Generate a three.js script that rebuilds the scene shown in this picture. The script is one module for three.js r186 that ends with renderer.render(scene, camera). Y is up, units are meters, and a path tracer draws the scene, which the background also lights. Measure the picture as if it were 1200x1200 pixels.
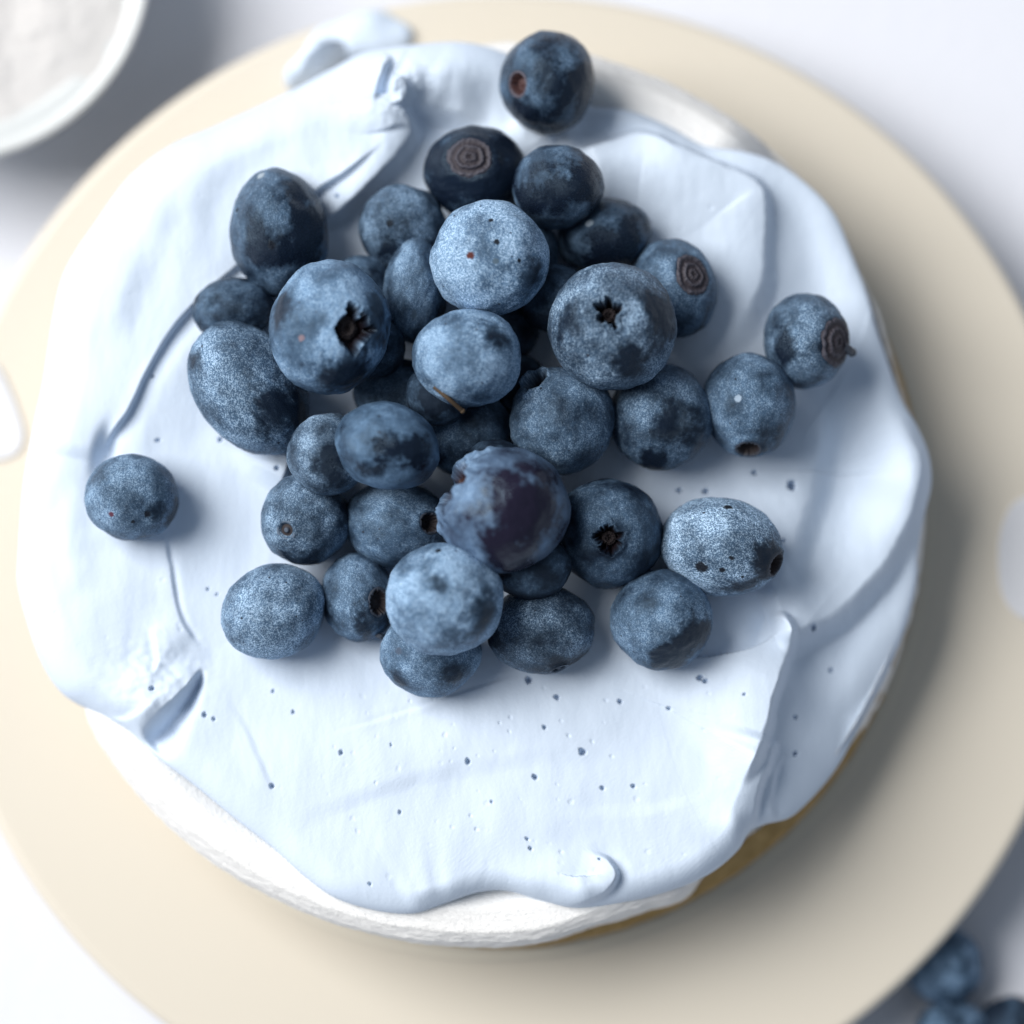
import * as THREE from 'three';
import { RectAreaLightUniformsLib } from 'three/addons/lights/RectAreaLightUniformsLib.js';
import { mergeGeometries } from 'three/addons/utils/BufferGeometryUtils.js';

// ------------------------------------------------------------------ camera, light, exposure
const V3 = THREE.Vector3, rad = Math.PI / 180;
const MM = 0.001, DIST = 0.45, S = 0.00012;            // 0.12 mm of cake per photo pixel at the focus distance
const Y_PLATE = 0.017, Y_TOP = Y_PLATE + 0.025;        // plate surface and mean top of the cream above the table
const TILT = 8 * rad;
const AIM = new V3(0.005, Y_TOP, 0.003);
const scene = new THREE.Scene();
const camera = new THREE.PerspectiveCamera(2 * Math.atan(600 * S / DIST) / rad, 1, 0.02, 20);
camera.position.copy(AIM).add(new V3(0, Math.cos(TILT), Math.sin(TILT)).multiplyScalar(DIST));
camera.lookAt(AIM);
camera.updateMatrixWorld(true);
camera.focus = DIST - 0.0115;
camera.userData.fStop = 5.2;
scene.add(camera);
const CR = new V3(), CU = new V3(), CB = new V3();
camera.matrixWorld.extractBasis(CR, CU, CB);           // right, up, back (towards the lens)

const renderer = new THREE.WebGLRenderer({ antialias: true });
renderer.setSize(1024, 1024);
renderer.toneMapping = THREE.LinearToneMapping;
renderer.toneMappingExposure = 1.06;
renderer.shadowMap.enabled = true;

scene.background = new THREE.Color().setRGB(0.17, 0.20, 0.242);   // dim room round the table
RectAreaLightUniformsLib.init();
const windowLight = new THREE.RectAreaLight(new THREE.Color().setRGB(1.0, 0.98, 0.955), 10.3, 1.75, 1.75);
windowLight.position.copy(AIM).add(new V3(-1.56, 1.72, -0.56));
windowLight.lookAt(AIM);
scene.add(windowLight);

// ------------------------------------------------------------------ helpers
function at(px, py, y) {                               // the point on the level y that stands at that place of the photograph
  const d = CR.clone().multiplyScalar((px - 600) * S).addScaledVector(CU, (600 - py) * S).addScaledVector(CB, -DIST);
  return camera.position.clone().addScaledVector(d, (y - camera.position.y) / d.y);
}
const depthOf = (p) => camera.position.clone().sub(p).dot(CB);
function mulberry(a) { return () => { a |= 0; a = a + 0x6D2B79F5 | 0; let t = Math.imul(a ^ a >>> 15, 1 | a); t = t + Math.imul(t ^ t >>> 7, 61 | t) ^ t; return ((t ^ t >>> 14) >>> 0) / 4294967296; }; }
const PERM = new Uint8Array(512); { const r = mulberry(11), p = [...Array(256).keys()]; for (let i = 255; i > 0; i--) { const j = Math.floor(r() * (i + 1)); [p[i], p[j]] = [p[j], p[i]]; } for (let i = 0; i < 512; i++) PERM[i] = p[i & 255]; }
const GX = new Float64Array(256), GY = new Float64Array(256), GZ = new Float64Array(256);
{ const r = mulberry(5); for (let i = 0; i < 256; i++) { const z = r() * 2 - 1, a = r() * 6.2832, q = Math.sqrt(1 - z * z); GX[i] = q * Math.cos(a); GY[i] = q * Math.sin(a); GZ[i] = z; } }
function noise(x, y, z) {
  const xf = Math.floor(x), yf = Math.floor(y), zf = Math.floor(z), X = xf & 255, Y = yf & 255, Z = zf & 255; x -= xf; y -= yf; z -= zf;
  const u = x * x * x * (x * (x * 6 - 15) + 10), v = y * y * y * (y * (y * 6 - 15) + 10), w = z * z * z * (z * (z * 6 - 15) + 10);
  const A = PERM[X] + Y, AA = PERM[A] + Z, AB = PERM[A + 1] + Z, B = PERM[X + 1] + Y, BA = PERM[B & 511] + Z, BB = PERM[(B + 1) & 511] + Z;
  const g = (h, a, b, c) => { h = PERM[h & 511]; return GX[h] * a + GY[h] * b + GZ[h] * c; };
  const l0 = g(AA, x, y, z), l1 = g(BA, x - 1, y, z), l2 = g(AB, x, y - 1, z), l3 = g(BB, x - 1, y - 1, z);
  const m0 = g(AA + 1, x, y, z - 1), m1 = g(BA + 1, x - 1, y, z - 1), m2 = g(AB + 1, x, y - 1, z - 1), m3 = g(BB + 1, x - 1, y - 1, z - 1);
  const a = l0 + u * (l1 - l0), b = l2 + u * (l3 - l2), c = m0 + u * (m1 - m0), d = m2 + u * (m3 - m2), e = a + v * (b - a), f = c + v * (d - c);
  return 1.5 * (e + w * (f - e));
}
const fbm = (x, y, z, n = 3) => { let s = 0, a = 1, k = 1; for (let i = 0; i < n; i++) { s += a * noise(x * k, y * k, z * k); a *= 0.5; k *= 2.03; } return s; };
const clamp = (x, a = 0, b = 1) => x < a ? a : x > b ? b : x;
const sst = (a, b, x) => { x = clamp((x - a) / (b - a)); return x * x * (3 - 2 * x); };
const lerp = (a, b, t) => a + (b - a) * t;
const enc = (c) => Math.round(255 * clamp(c <= 0.0031308 ? 12.92 * c : 1.055 * Math.pow(c, 1 / 2.4) - 0.055));
function tag(o, label, category, group, kind) { if (label) o.userData.label = label; if (category) o.userData.category = category; if (group) o.userData.group = group; if (kind) o.userData.kind = kind; return o; }
function mesh(name, g, m, parent = scene) { const o = new THREE.Mesh(g, m); o.name = name; o.castShadow = o.receiveShadow = true; parent.add(o); return o; }
const used = {};
const numbered = (n) => { const k = used[n] = (used[n] ?? -1) + 1; return k ? `${n}_${String(k).padStart(3, '0')}` : n; };
function grid(nu, nv, f, wrapU, colorAt) {             // (nu x nv) quads through f(i, j); u closes on itself when wrapU
  const pos = new Float32Array((nu + 1) * (nv + 1) * 3), uv = new Float32Array((nu + 1) * (nv + 1) * 2), col = colorAt ? new Float32Array(pos.length) : null, idx = new Uint32Array(nu * nv * 6);
  let k = 0, q = 0;
  for (let j = 0; j <= nv; j++) for (let i = 0; i <= nu; i++, k++) {
    const p = f(wrapU && i === nu ? 0 : i, j, k); pos[3 * k] = p[0]; pos[3 * k + 1] = p[1]; pos[3 * k + 2] = p[2]; uv[2 * k] = p[3] ?? i / nu; uv[2 * k + 1] = p[4] ?? j / nv;
    if (wrapU && i === nu && p[3] !== undefined && p[5]) uv[2 * k] = 1;
    if (col) { const c = colorAt(i, j); col[3 * k] = c[0]; col[3 * k + 1] = c[1]; col[3 * k + 2] = c[2]; }
    if (i < nu && j < nv) { const a = k, b = k + 1, c = k + nu + 1, d = c + 1; idx[q++] = a; idx[q++] = b; idx[q++] = c; idx[q++] = b; idx[q++] = d; idx[q++] = c; }
  }
  const g = new THREE.BufferGeometry();
  g.setAttribute('position', new THREE.BufferAttribute(pos, 3)); g.setAttribute('uv', new THREE.BufferAttribute(uv, 2)); if (col) g.setAttribute('color', new THREE.BufferAttribute(col, 3));
  g.setIndex(new THREE.BufferAttribute(idx, 1)); g.computeVertexNormals();
  if (wrapU) { const n = g.attributes.normal; for (let j = 0; j <= nv; j++) { const a = j * (nu + 1), b = a + nu, v = new V3(n.getX(a) + n.getX(b), n.getY(a) + n.getY(b), n.getZ(a) + n.getZ(b)).normalize(); n.setXYZ(a, v.x, v.y, v.z); n.setXYZ(b, v.x, v.y, v.z); } }
  return g;
}
function noiseTexture(n, f, repeat, srgb) {            // tiling grey texture from f(x, y) in 0..1
  const d = new Uint8Array(n * n * 4);
  for (let y = 0; y < n; y++) for (let x = 0; x < n; x++) { const v = clamp(f(x / n, y / n)) * 255, k = 4 * (y * n + x); d[k] = d[k + 1] = d[k + 2] = v; d[k + 3] = 255; }
  const t = new THREE.DataTexture(d, n, n); t.wrapS = t.wrapT = THREE.RepeatWrapping; t.magFilter = THREE.LinearFilter; t.repeat.set(repeat, repeat); if (srgb) t.colorSpace = THREE.SRGBColorSpace; t.needsUpdate = true; return t;
}
const torus = (x, y, k, z = 0) => { const a = x * 6.28318, b = y * 6.28318; return noise(Math.cos(a) * k + 7.3, Math.sin(a) * k + Math.cos(b) * k * 1.01 + 3.1, Math.sin(b) * k + z); };   // noise that tiles
const rgb = (r, g, b) => new THREE.Color().setRGB(r, g, b);

// ------------------------------------------------------------------ the setting: table
const tableBump = noiseTexture(512, (x, y) => 0.5 + 0.3 * torus(x, y, 6) + 0.25 * torus(x, y, 22, 4), 1);
{
  const g = new THREE.PlaneGeometry(3, 3, 1, 1); g.rotateX(-Math.PI / 2);
  const uv = g.attributes.uv; for (let i = 0; i < uv.count; i++) uv.setXY(i, uv.getX(i) * 30, uv.getY(i) * 30);
  const m = new THREE.MeshStandardMaterial({ color: rgb(0.69, 0.71, 0.77), roughness: 0.6, bumpMap: tableBump, bumpScale: 0.00008 });
  tag(mesh('tabletop', g, m), 'smooth white tabletop under the cake plate', null, null, 'structure');
}

// ------------------------------------------------------------------ cake stand
{
  const c = at(597, 645, Y_PLATE), R = 677 * S * depthOf(c) / DIST, stand = new THREE.Group();
  stand.name = 'cake_stand'; stand.position.set(c.x, 0, c.z); scene.add(stand);
  tag(stand, 'round cream coloured cake plate under the cake, raised above the white table', 'cake stand');
  const toPlate = ([px, py]) => { const p = at(px, py, Y_PLATE); return new THREE.Vector2(p.x - c.x, -(p.z - c.z)); };
  const shape = new THREE.Shape(); shape.absarc(0, 0, R - 0.0016, 0, Math.PI * 2, false);
  const g = new THREE.ExtrudeGeometry(shape, { depth: 0.0026, bevelEnabled: true, bevelThickness: 0.0016, bevelSize: 0.0016, bevelSegments: 6, curveSegments: 180 });
  g.rotateX(-Math.PI / 2); g.translate(0, Y_PLATE - 0.0042, 0);
  const glaze = new THREE.MeshPhysicalMaterial({ color: rgb(0.635, 0.585, 0.495), roughness: 0.42, clearcoat: 0.25, clearcoatRoughness: 0.35 });
  mesh('plate', g, glaze, stand);
  const pale = new THREE.MeshStandardMaterial({ color: rgb(.62, .63, .66), roughness: .5 });  // pale colour of the added rim patches, imitating a highlight on the plate
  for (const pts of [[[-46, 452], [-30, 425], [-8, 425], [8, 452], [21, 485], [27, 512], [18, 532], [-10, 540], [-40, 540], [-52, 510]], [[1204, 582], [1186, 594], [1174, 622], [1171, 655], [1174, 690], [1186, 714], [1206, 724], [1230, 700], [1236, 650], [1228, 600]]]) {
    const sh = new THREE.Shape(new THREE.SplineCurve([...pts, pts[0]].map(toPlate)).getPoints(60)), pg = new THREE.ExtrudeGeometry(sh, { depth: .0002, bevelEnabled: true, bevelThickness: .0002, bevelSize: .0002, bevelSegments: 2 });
    pg.rotateX(-Math.PI / 2); pg.translate(0, Y_PLATE + .0001, 0); tag(mesh('pale_highlight_patch', pg, pale, stand), 'pale white patch added in place of a highlight near the edge of the plate');
  }
  const prof = [[0, 0], [0.052, 0], [0.054, 0.002], [0.052, 0.005], [0.05, 0.0127], [0, 0.0127]].map(([x, y]) => new THREE.Vector2(x, y));
  mesh('foot', new THREE.LatheGeometry(prof, 96), glaze, stand);
}

// ------------------------------------------------------------------ the cream: a height over the place in the photograph plane at Y_TOP
const CX = 557, CY = 570;
const EDGE = [[15, 640], [19, 560], [30, 490], [40, 440], [52, 355], [64, 305], [100, 245], [140, 190], [190, 152], [240, 130], [300, 102], [340, 82], [385, 58], [420, 40], [452, 34], [490, 30], [545, 29], [590, 42], [640, 70], [690, 108], [740, 116], [785, 133], [830, 158], [880, 166], [915, 178], [950, 200], [985, 235], [1007, 282], [1027, 337], [1036, 372], [1050, 415], [1064, 455], [1085, 490], [1098, 522], [1101, 555], [1091, 600], [1084, 640], [1083, 668], [1070, 722], [1046, 780], [1016, 835], [985, 890], [952, 928], [925, 950], [896, 958], [878, 966], [864, 987], [830, 1015], [780, 1036], [720, 1050], [672, 1055], [632, 1046], [592, 1035], [560, 1037], [520, 1050], [490, 1060], [468, 1061], [430, 1055], [392, 1042], [360, 1020], [320, 985], [280, 955], [230, 915], [185, 882], [150, 852], [104, 827], [72, 808], [48, 775], [25, 715], [15, 675]];
const NA = 2300, NR = 400;
const edgeR = new Float64Array(NA);
{
  const pts = new THREE.CatmullRomCurve3(EDGE.map(([x, y]) => new V3(x - CX, y - CY, 0)), true, 'centripetal').getPoints(6000), best = [];
  for (const p of pts) best.push([((Math.atan2(p.y, p.x) / (2 * Math.PI)) + 1) % 1 * NA, Math.hypot(p.x, p.y)]);
  best.sort((a, b) => a[0] - b[0]);
  let k = 0; for (let i = 0; i < NA; i++) { while (k < best.length - 1 && best[k][0] < i) k++; const a = best[(k - 1 + best.length) % best.length], b = best[k]; const t = clamp((i - a[0]) / Math.max(1e-6, b[0] - a[0])); edgeR[i] = lerp(a[1], b[1], a[0] > b[0] ? 1 : t); }
}
const FALL = [[0, 8, 34], [12, 9, 60], [22, 10, 105], [38, 10, 100], [48, 7, 50], [54, 5, 30], [62, 4, 30], [78, 3.6, 26], [95, 2.8, 26], [112, 2.6, 34], [138, 2.6, 40], [152, 6, 50], [180, 8, 60], [215, 8, 70], [245, 7, 70], [268, 6, 60], [285, 3.0, 50], [312, 2.8, 40], [328, 5, 40], [345, 6, 30], [360, 8, 34]];
const fallAt = (deg) => { let k = 0; while (k < FALL.length - 2 && FALL[k + 1][0] < deg) k++; const a = FALL[k], b = FALL[k + 1], t = (deg - a[0]) / (b[0] - a[0]); return [lerp(a[1], b[1], t), lerp(a[2], b[2], t)]; };

function stroke(pts) {                                 // a smooth line, sampled, with its box
  const q = new THREE.CatmullRomCurve3(pts.map(([x, y]) => new V3(x, y, 0)), false, 'centripetal').getPoints(Math.max(24, pts.length * 9));
  const xs = q.map((p) => p.x), ys = q.map((p) => p.y);
  return { q, x0: Math.min(...xs), x1: Math.max(...xs), y0: Math.min(...ys), y1: Math.max(...ys) };
}
function near(s, u, v) {                               // signed distance (plus = left of travel as seen) and how far along
  let best = 1e18, sd = 0, al = 0; const q = s.q, n = q.length - 1;
  for (let i = 0; i < n; i++) {
    const a = q[i], b = q[i + 1], tx = b.x - a.x, ty = b.y - a.y, dx = u - a.x, dy = v - a.y, t = clamp((dx * tx + dy * ty) / (tx * tx + ty * ty)), ex = dx - t * tx, ey = dy - t * ty, d = ex * ex + ey * ey;
    if (d < best) { best = d; sd = (dx * ty - dy * tx) >= 0 ? 1 : -1; al = (i + t) / n; }
  }
  return [Math.sqrt(best) * sd, al];
}
// lips: the side left of travel ends in a raised lip H mm high that fades over W px; the other side drops within w px and may dip T mm over wt px
const LIPS = [
  { p: [[116, 548], [124, 518], [150, 485], [175, 432], [198, 393], [232, 353], [270, 318], [310, 285], [345, 250], [370, 225], [410, 199], [450, 164]], H: 1.15, W: 80, w: 3.5, T: .8, wt: 15, e0: .06, e1: .12, k0: 3.6, kl: .2 },
  { p: [[356, 268], [398, 246], [438, 207], [462, 180], [481, 150], [474, 136], [458, 128], [472, 118], [474, 106], [455, 98]], H: 3.4, W: 42, w: 13, T: .7, wt: 40, e0: .12, e1: .05 },
  { p: [[432, 128], [440, 104], [447, 84], [452, 66], [440, 52]], H: 2.4, W: 22, w: 9, T: .6, wt: 12, e0: .3, e1: .3 },
  { p: [[575, 128], [535, 122], [500, 112], [470, 98], [440, 92]], H: 2.0, W: 40, w: 22, T: 1, wt: 20, e0: .25, e1: .2, flip: 1 },
  { p: [[806, 470], [838, 415], [872, 368], [892, 325], [897, 285], [899, 245], [893, 215], [850, 193], [800, 172], [760, 155], [715, 164], [676, 178]], H: 2.5, W: 60, w: 14, T: .8, wt: 50, e0: .3, e1: .05, k0: 2.6 },
  { p: [[905, 745], [930, 736], [960, 722], [1000, 692], [1045, 640], [1072, 588], [1081, 548], [1073, 510], [1054, 470]], H: 4.4, W: 80, w: 32, T: 1.2, wt: 40, e0: .1, e1: .2 },
  { p: [[858, 914], [880, 882], [892, 852], [896, 822], [908, 790], [922, 752], [918, 732], [896, 722]], H: 3.6, W: 80, w: 14, T: .6, wt: 36, e0: .15, e1: .12 },
  { p: [[846, 960], [862, 920], [880, 880], [897, 830], [916, 780], [945, 730], [985, 680], [1030, 630]], H: 0, W: 10, w: 5, T: 0, wt: 10, e0: .2, e1: .5, drop: 8, dw: 150 },
  { p: [[862, 1000], [876, 955], [886, 912], [899, 880], [905, 860]], H: 2.6, W: 45, w: 11, T: .8, wt: 16, e0: .2, e1: .2 },
  { p: [[903, 962], [901, 930], [905, 900], [917, 872]], H: 1.0, W: 12, w: 8, T: .5, wt: 14, e0: .2, e1: .4 },
  { p: [[640, 1052], [682, 1047], [708, 1034], [717, 1018], [708, 1002], [680, 992]], H: 1.9, W: 34, w: 7, T: .7, wt: 9, e0: .25, e1: .35 },
  { p: [[566, 1040], [530, 1030], [495, 1034], [470, 1046]], H: .9, W: 40, w: 26, T: .2, wt: 10, e0: .25, e1: .35, flip: 1 },
  { p: [[162, 856], [192, 829], [222, 803], [238, 778]], H: 1.4, W: 40, w: 5, T: 3.6, wt: 4, e0: .08, e1: .3, k0: 4.6, kl: 1 },
  { p: [[192, 622], [200, 668], [213, 724], [236, 760]], H: .3, W: 20, w: 5, T: .22, wt: 5, e0: .2, e1: .2, flip: 1 },
  { p: [[180, 730], [192, 770], [186, 795]], H: .5, W: 14, w: 8, T: .3, wt: 8, e0: .3, e1: .3 },
  { p: [[322, 580], [338, 548], [344, 512], [334, 470]], H: 3.2, W: 45, w: 11, T: 1.2, wt: 24, e0: .2, e1: .2 },
  { p: [[196, 330], [212, 250], [240, 196], [290, 160], [345, 132], [400, 112]], H: .8, W: 40, w: 40, T: .2, wt: 20, e0: .3, e1: .3 },
  { p: [[110, 420], [140, 340], [170, 262], [210, 210]], H: .7, W: 40, w: 36, T: .2, wt: 20, e0: .3, e1: .3 },
  { p: [[100, 700], [84, 630], [98, 560]], H: .5, W: 30, w: 26, T: .2, wt: 16, e0: .3, e1: .3, flip: 1 },
  { p: [[905, 700], [925, 640], [948, 570], [962, 500], [968, 440]], H: 2.0, W: 46, w: 34, T: .5, wt: 30, e0: .3, e1: .3 },
  { p: [[690, 120], [740, 126], [790, 152], [835, 172]], H: 1.0, W: 22, w: 20, T: .5, wt: 20, e0: .3, e1: .3, flip: 1 },
  { p: [[650, 172], [640, 150], [620, 140], [590, 150]], H: 1.2, W: 24, w: 12, T: .2, wt: 20, e0: .3, e1: .3 },
  { p: [[610, 790], [560, 806], [470, 836], [380, 862]], H: .12, W: 6, w: 4, T: .1, wt: 4, e0: .2, e1: .3 },
  { p: [[300, 975], [400, 925], [520, 890], [650, 872], [760, 868]], H: .32, W: 60, w: 24, T: .05, wt: 20, e0: .3, e1: .35 },
  { p: [[840, 930], [770, 950], [690, 955], [610, 945]], H: .3, W: 40, w: 18, T: .05, wt: 16, e0: .35, e1: .35 },
  { p: [[150, 640], [148, 560], [170, 470], [214, 400]], H: .35, W: 40, w: 26, T: .1, wt: 20, e0: .3, e1: .3, flip: 1 },
  { p: [[262, 815], [290, 858], [310, 902], [322, 930]], H: .16, W: 16, w: 8, T: .06, wt: 6, e0: .3, e1: .3, flip: 1 },
  { p: [[100, 830], [150, 842], [180, 828], [206, 806]], H: .5, W: 10, w: 8, T: .3, wt: 8, e0: .3, e1: .4, flip: 1 },
];
for (const l of LIPS) { if (l.flip) l.p.reverse(); if (l.flip) [l.e0, l.e1] = [l.e1, l.e0]; l.s = stroke(l.p); }
// swells and hollows: centre, half axes, turn in degrees, height in mm
const SWELLS = [
  [180, 330, 130, 260, 28, 3.0], [420, 130, 150, 60, -28, 2.6], [540, 70, 90, 46, 0, 2.6], [520, 190, 46, 100, 25, -1.8], [700, 140, 80, 26, 12, -1.6], [470, 118, 22, 22, 0, 1.2], [508, 122, 26, 26, 0, -1.8], [515, 200, 60, 110, 20, -.4], [1020, 770, 90, 120, 30, -1.5], [930, 400, 60, 170, -12, -.6], [1045, 560, 36, 130, 12, 1.6],
  [790, 270, 110, 100, 20, .8], [985, 330, 80, 150, -16, -5], [1035, 430, 34, 160, -16, 2.0], [1040, 590, 112, 200, 10, -9], [1020, 760, 26, 120, 25, 1.0], [560, 470, 300, 240, 0, -1.0],
  [570, 900, 260, 110, 0, 1.0], [660, 1016, 56, 24, -6, 1.2], [110, 740, 90, 90, 30, 1.4], [205, 752, 24, 30, 0, .8], [204, 780, 16, 12, 0, -1.0], [180, 800, 34, 24, -30, .6], [862, 600, 90, 110, 15, -1.2], [900, 735, 22, 18, 0, -.6], [300, 900, 120, 60, 35, .5], [190, 850, 12, 20, 35, -1.0], [181, 858, 13, 18, 40, -1.8], [122, 532, 9, 26, 14, -2.4],
].map(([x, y, a, b, r, h]) => [x, y, a, b, Math.cos(r * rad), Math.sin(r * rad), h]);
const PITS = [[549, 889, 3.4], [626, 907, 3.4], [681, 878, 4.2], [704, 919, 2.6], [740, 917, 2.6], [652, 815, 3.4], [725, 820, 3], [637, 850, 2.8], [818, 793, 3.6], [824, 797, 3.2], [619, 795, 4.6], [322, 917, 3.2], [346, 832, 2.4], [322, 808, 2], [243, 835, 3.2], [254, 840, 2.4], [402, 879, 3], [932, 835, 3], [828, 574, 3.6], [797, 573, 3.2], [886, 551, 3.4], [930, 565, 6], [932, 877, 3.4], [918, 632, 2.6], [326, 552, 3.2], [258, 515, 2.8], [185, 517, 2.6], [178, 443, 2.6], [395, 232, 2.6], [532, 146, 3.2], [763, 258, 2.6], [617, 977, 2.2], [621, 988, 2.2], [183, 806, 3], [953, 732, 4], [977, 778, 3], [470, 947, 2.2], [436, 1028, 2], [782, 828, 2.6], [735, 736, 2.4], [868, 813, 2], [245, 690, 2], [256, 696, 1.8], [460, 870, 1.8], [700, 1000, 1.8], [576, 935, 1.6], [925, 152, 2.4]].map(([x, y, r]) => [x, y, r * .82, 0.36 * r]);
{ const r = mulberry(77); for (let i = 0; i < 110; i++) { const x = 380 + r() * 480, y = 780 + r() * 250; PITS.push([x, y, 1.5 + 1.8 * r() * r(), .02 + .14 * r() ** 3]); } for (let i = 0; i < 110; i++) PITS.push([60 + r() * 980, 120 + r() * 840, 1.6 + 1.6 * r(), .02 + .1 * r() ** 3]); }
const pitCell = new Map(); PITS.forEach((p) => { for (let x = Math.floor((p[0] - 12) / 32); x <= Math.floor((p[0] + 12) / 32); x++) for (let y = Math.floor((p[1] - 12) / 32); y <= Math.floor((p[1] + 12) / 32); y++) { const k = x * 1000 + y; if (!pitCell.has(k)) pitCell.set(k, []); pitCell.get(k).push(p); } });
function creamHeight(u, v, d) {                        // mm above Y_TOP at that place, d = px to the edge along the radius
  let h = 0;
  for (const [x, y, a, b, c, s, k] of SWELLS) { const dx = u - x, dy = v - y, p = (dx * c + dy * s) / a, q = (dy * c - dx * s) / b, e = p * p + q * q; if (e < 6) h += k * Math.exp(-e); }
  const wob = 3 * noise(u * .02, v * .02, 9) + 1.2 * noise(u * .07, v * .07, 19);
  for (const l of LIPS) {
    const s = l.s, m = Math.max((l.dw ?? 0) * 1.6, l.W * 2.2, l.w + l.wt * 2.2);
    if (u < s.x0 - m || u > s.x1 + m || v < s.y0 - m || v > s.y1 + m) continue;
    let [sd, al] = near(s, u, v); if (Math.abs(sd) > m + 6) continue;
    sd += wob * Math.min(1, l.w / 12);
    const wk = l.k0 ? lerp(l.k0, 1, sst(0, l.kl ?? .6, al)) : 1; if (sd < 0) sd /= wk;
    const end = sst(0, l.e0, al) * sst(0, l.e1, 1 - al) * (.9 + .4 * noise(al * 4.3 + l.s.x0 * .1, l.s.y0 * .1, 1));
    if (sd >= 0) h += end * l.H * Math.exp(-((sd / l.W) ** 2));
    else { const f = 1 - sst(0, l.w, -sd); h += end * (l.H * f - (l.drop ? l.drop * Math.sin(Math.PI / 2 * clamp(-sd / l.dw)) : 0) - l.T * sst(0, l.w, -sd) * Math.exp(-((Math.max(0, -sd - l.w) / l.wt) ** 2))); }
  }
  h += .55 * noise(u * .008, v * .011, 3) + .15 * noise(u * .03, v * .018, 5) + .022 * noise(u * .11, v * .05, 7) + .004 * noise(u * .3, v * .3, 2);
  { const q = ((u - 186) ** 2 + (v - 792) ** 2) / 2400; if (q < 4) h += Math.exp(-q) * (.5 * noise(u * .04, v * .05, 31) + .16 * noise(u * .1, v * .12, 33)); const q2 = ((u - 478) ** 2 + (v - 116) ** 2) / 900; if (q2 < 4) h += Math.exp(-q2) * (.8 * noise(u * .06, v * .06, 35) + .3 * noise(u * .16, v * .16, 37)); }
  const list = pitCell.get(Math.floor(u / 32) * 1000 + Math.floor(v / 32));
  if (list) for (const [x, y, r, k] of list) { const e = ((u - x) ** 2 + (v - y) ** 2) / (r * r) * (1 + .75 * noise(u * .22, v * .22, x)); if (e < 1.7) h -= k * (1 - sst(.3, 1.45, e)); }
  return h;
}
const heightAtPoint = (u, v) => creamHeight(u, v, 100);

const cake = new THREE.Group(); cake.name = 'layer_cake'; scene.add(cake);
tag(cake, 'round white cake spread with thick pale blue cream, standing on the cream plate', 'cake');
{ const c = at(575, 600, Y_PLATE); cake.position.set(c.x, Y_PLATE, c.z); }
const toCake = (p) => [p.x - cake.position.x, p.y - cake.position.y, p.z - cake.position.z];
const creamBump = noiseTexture(512, (x, y) => .5 + .35 * torus(x, y, 12, 2) + .3 * torus(x, y, 34, 8), 1);
const creamMat = new THREE.MeshPhysicalMaterial({ color: rgb(0.61, 0.705, 0.83), roughness: 0.6, bumpMap: creamBump, bumpScale: 0.00003, specularIntensity: 0.35 });
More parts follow.
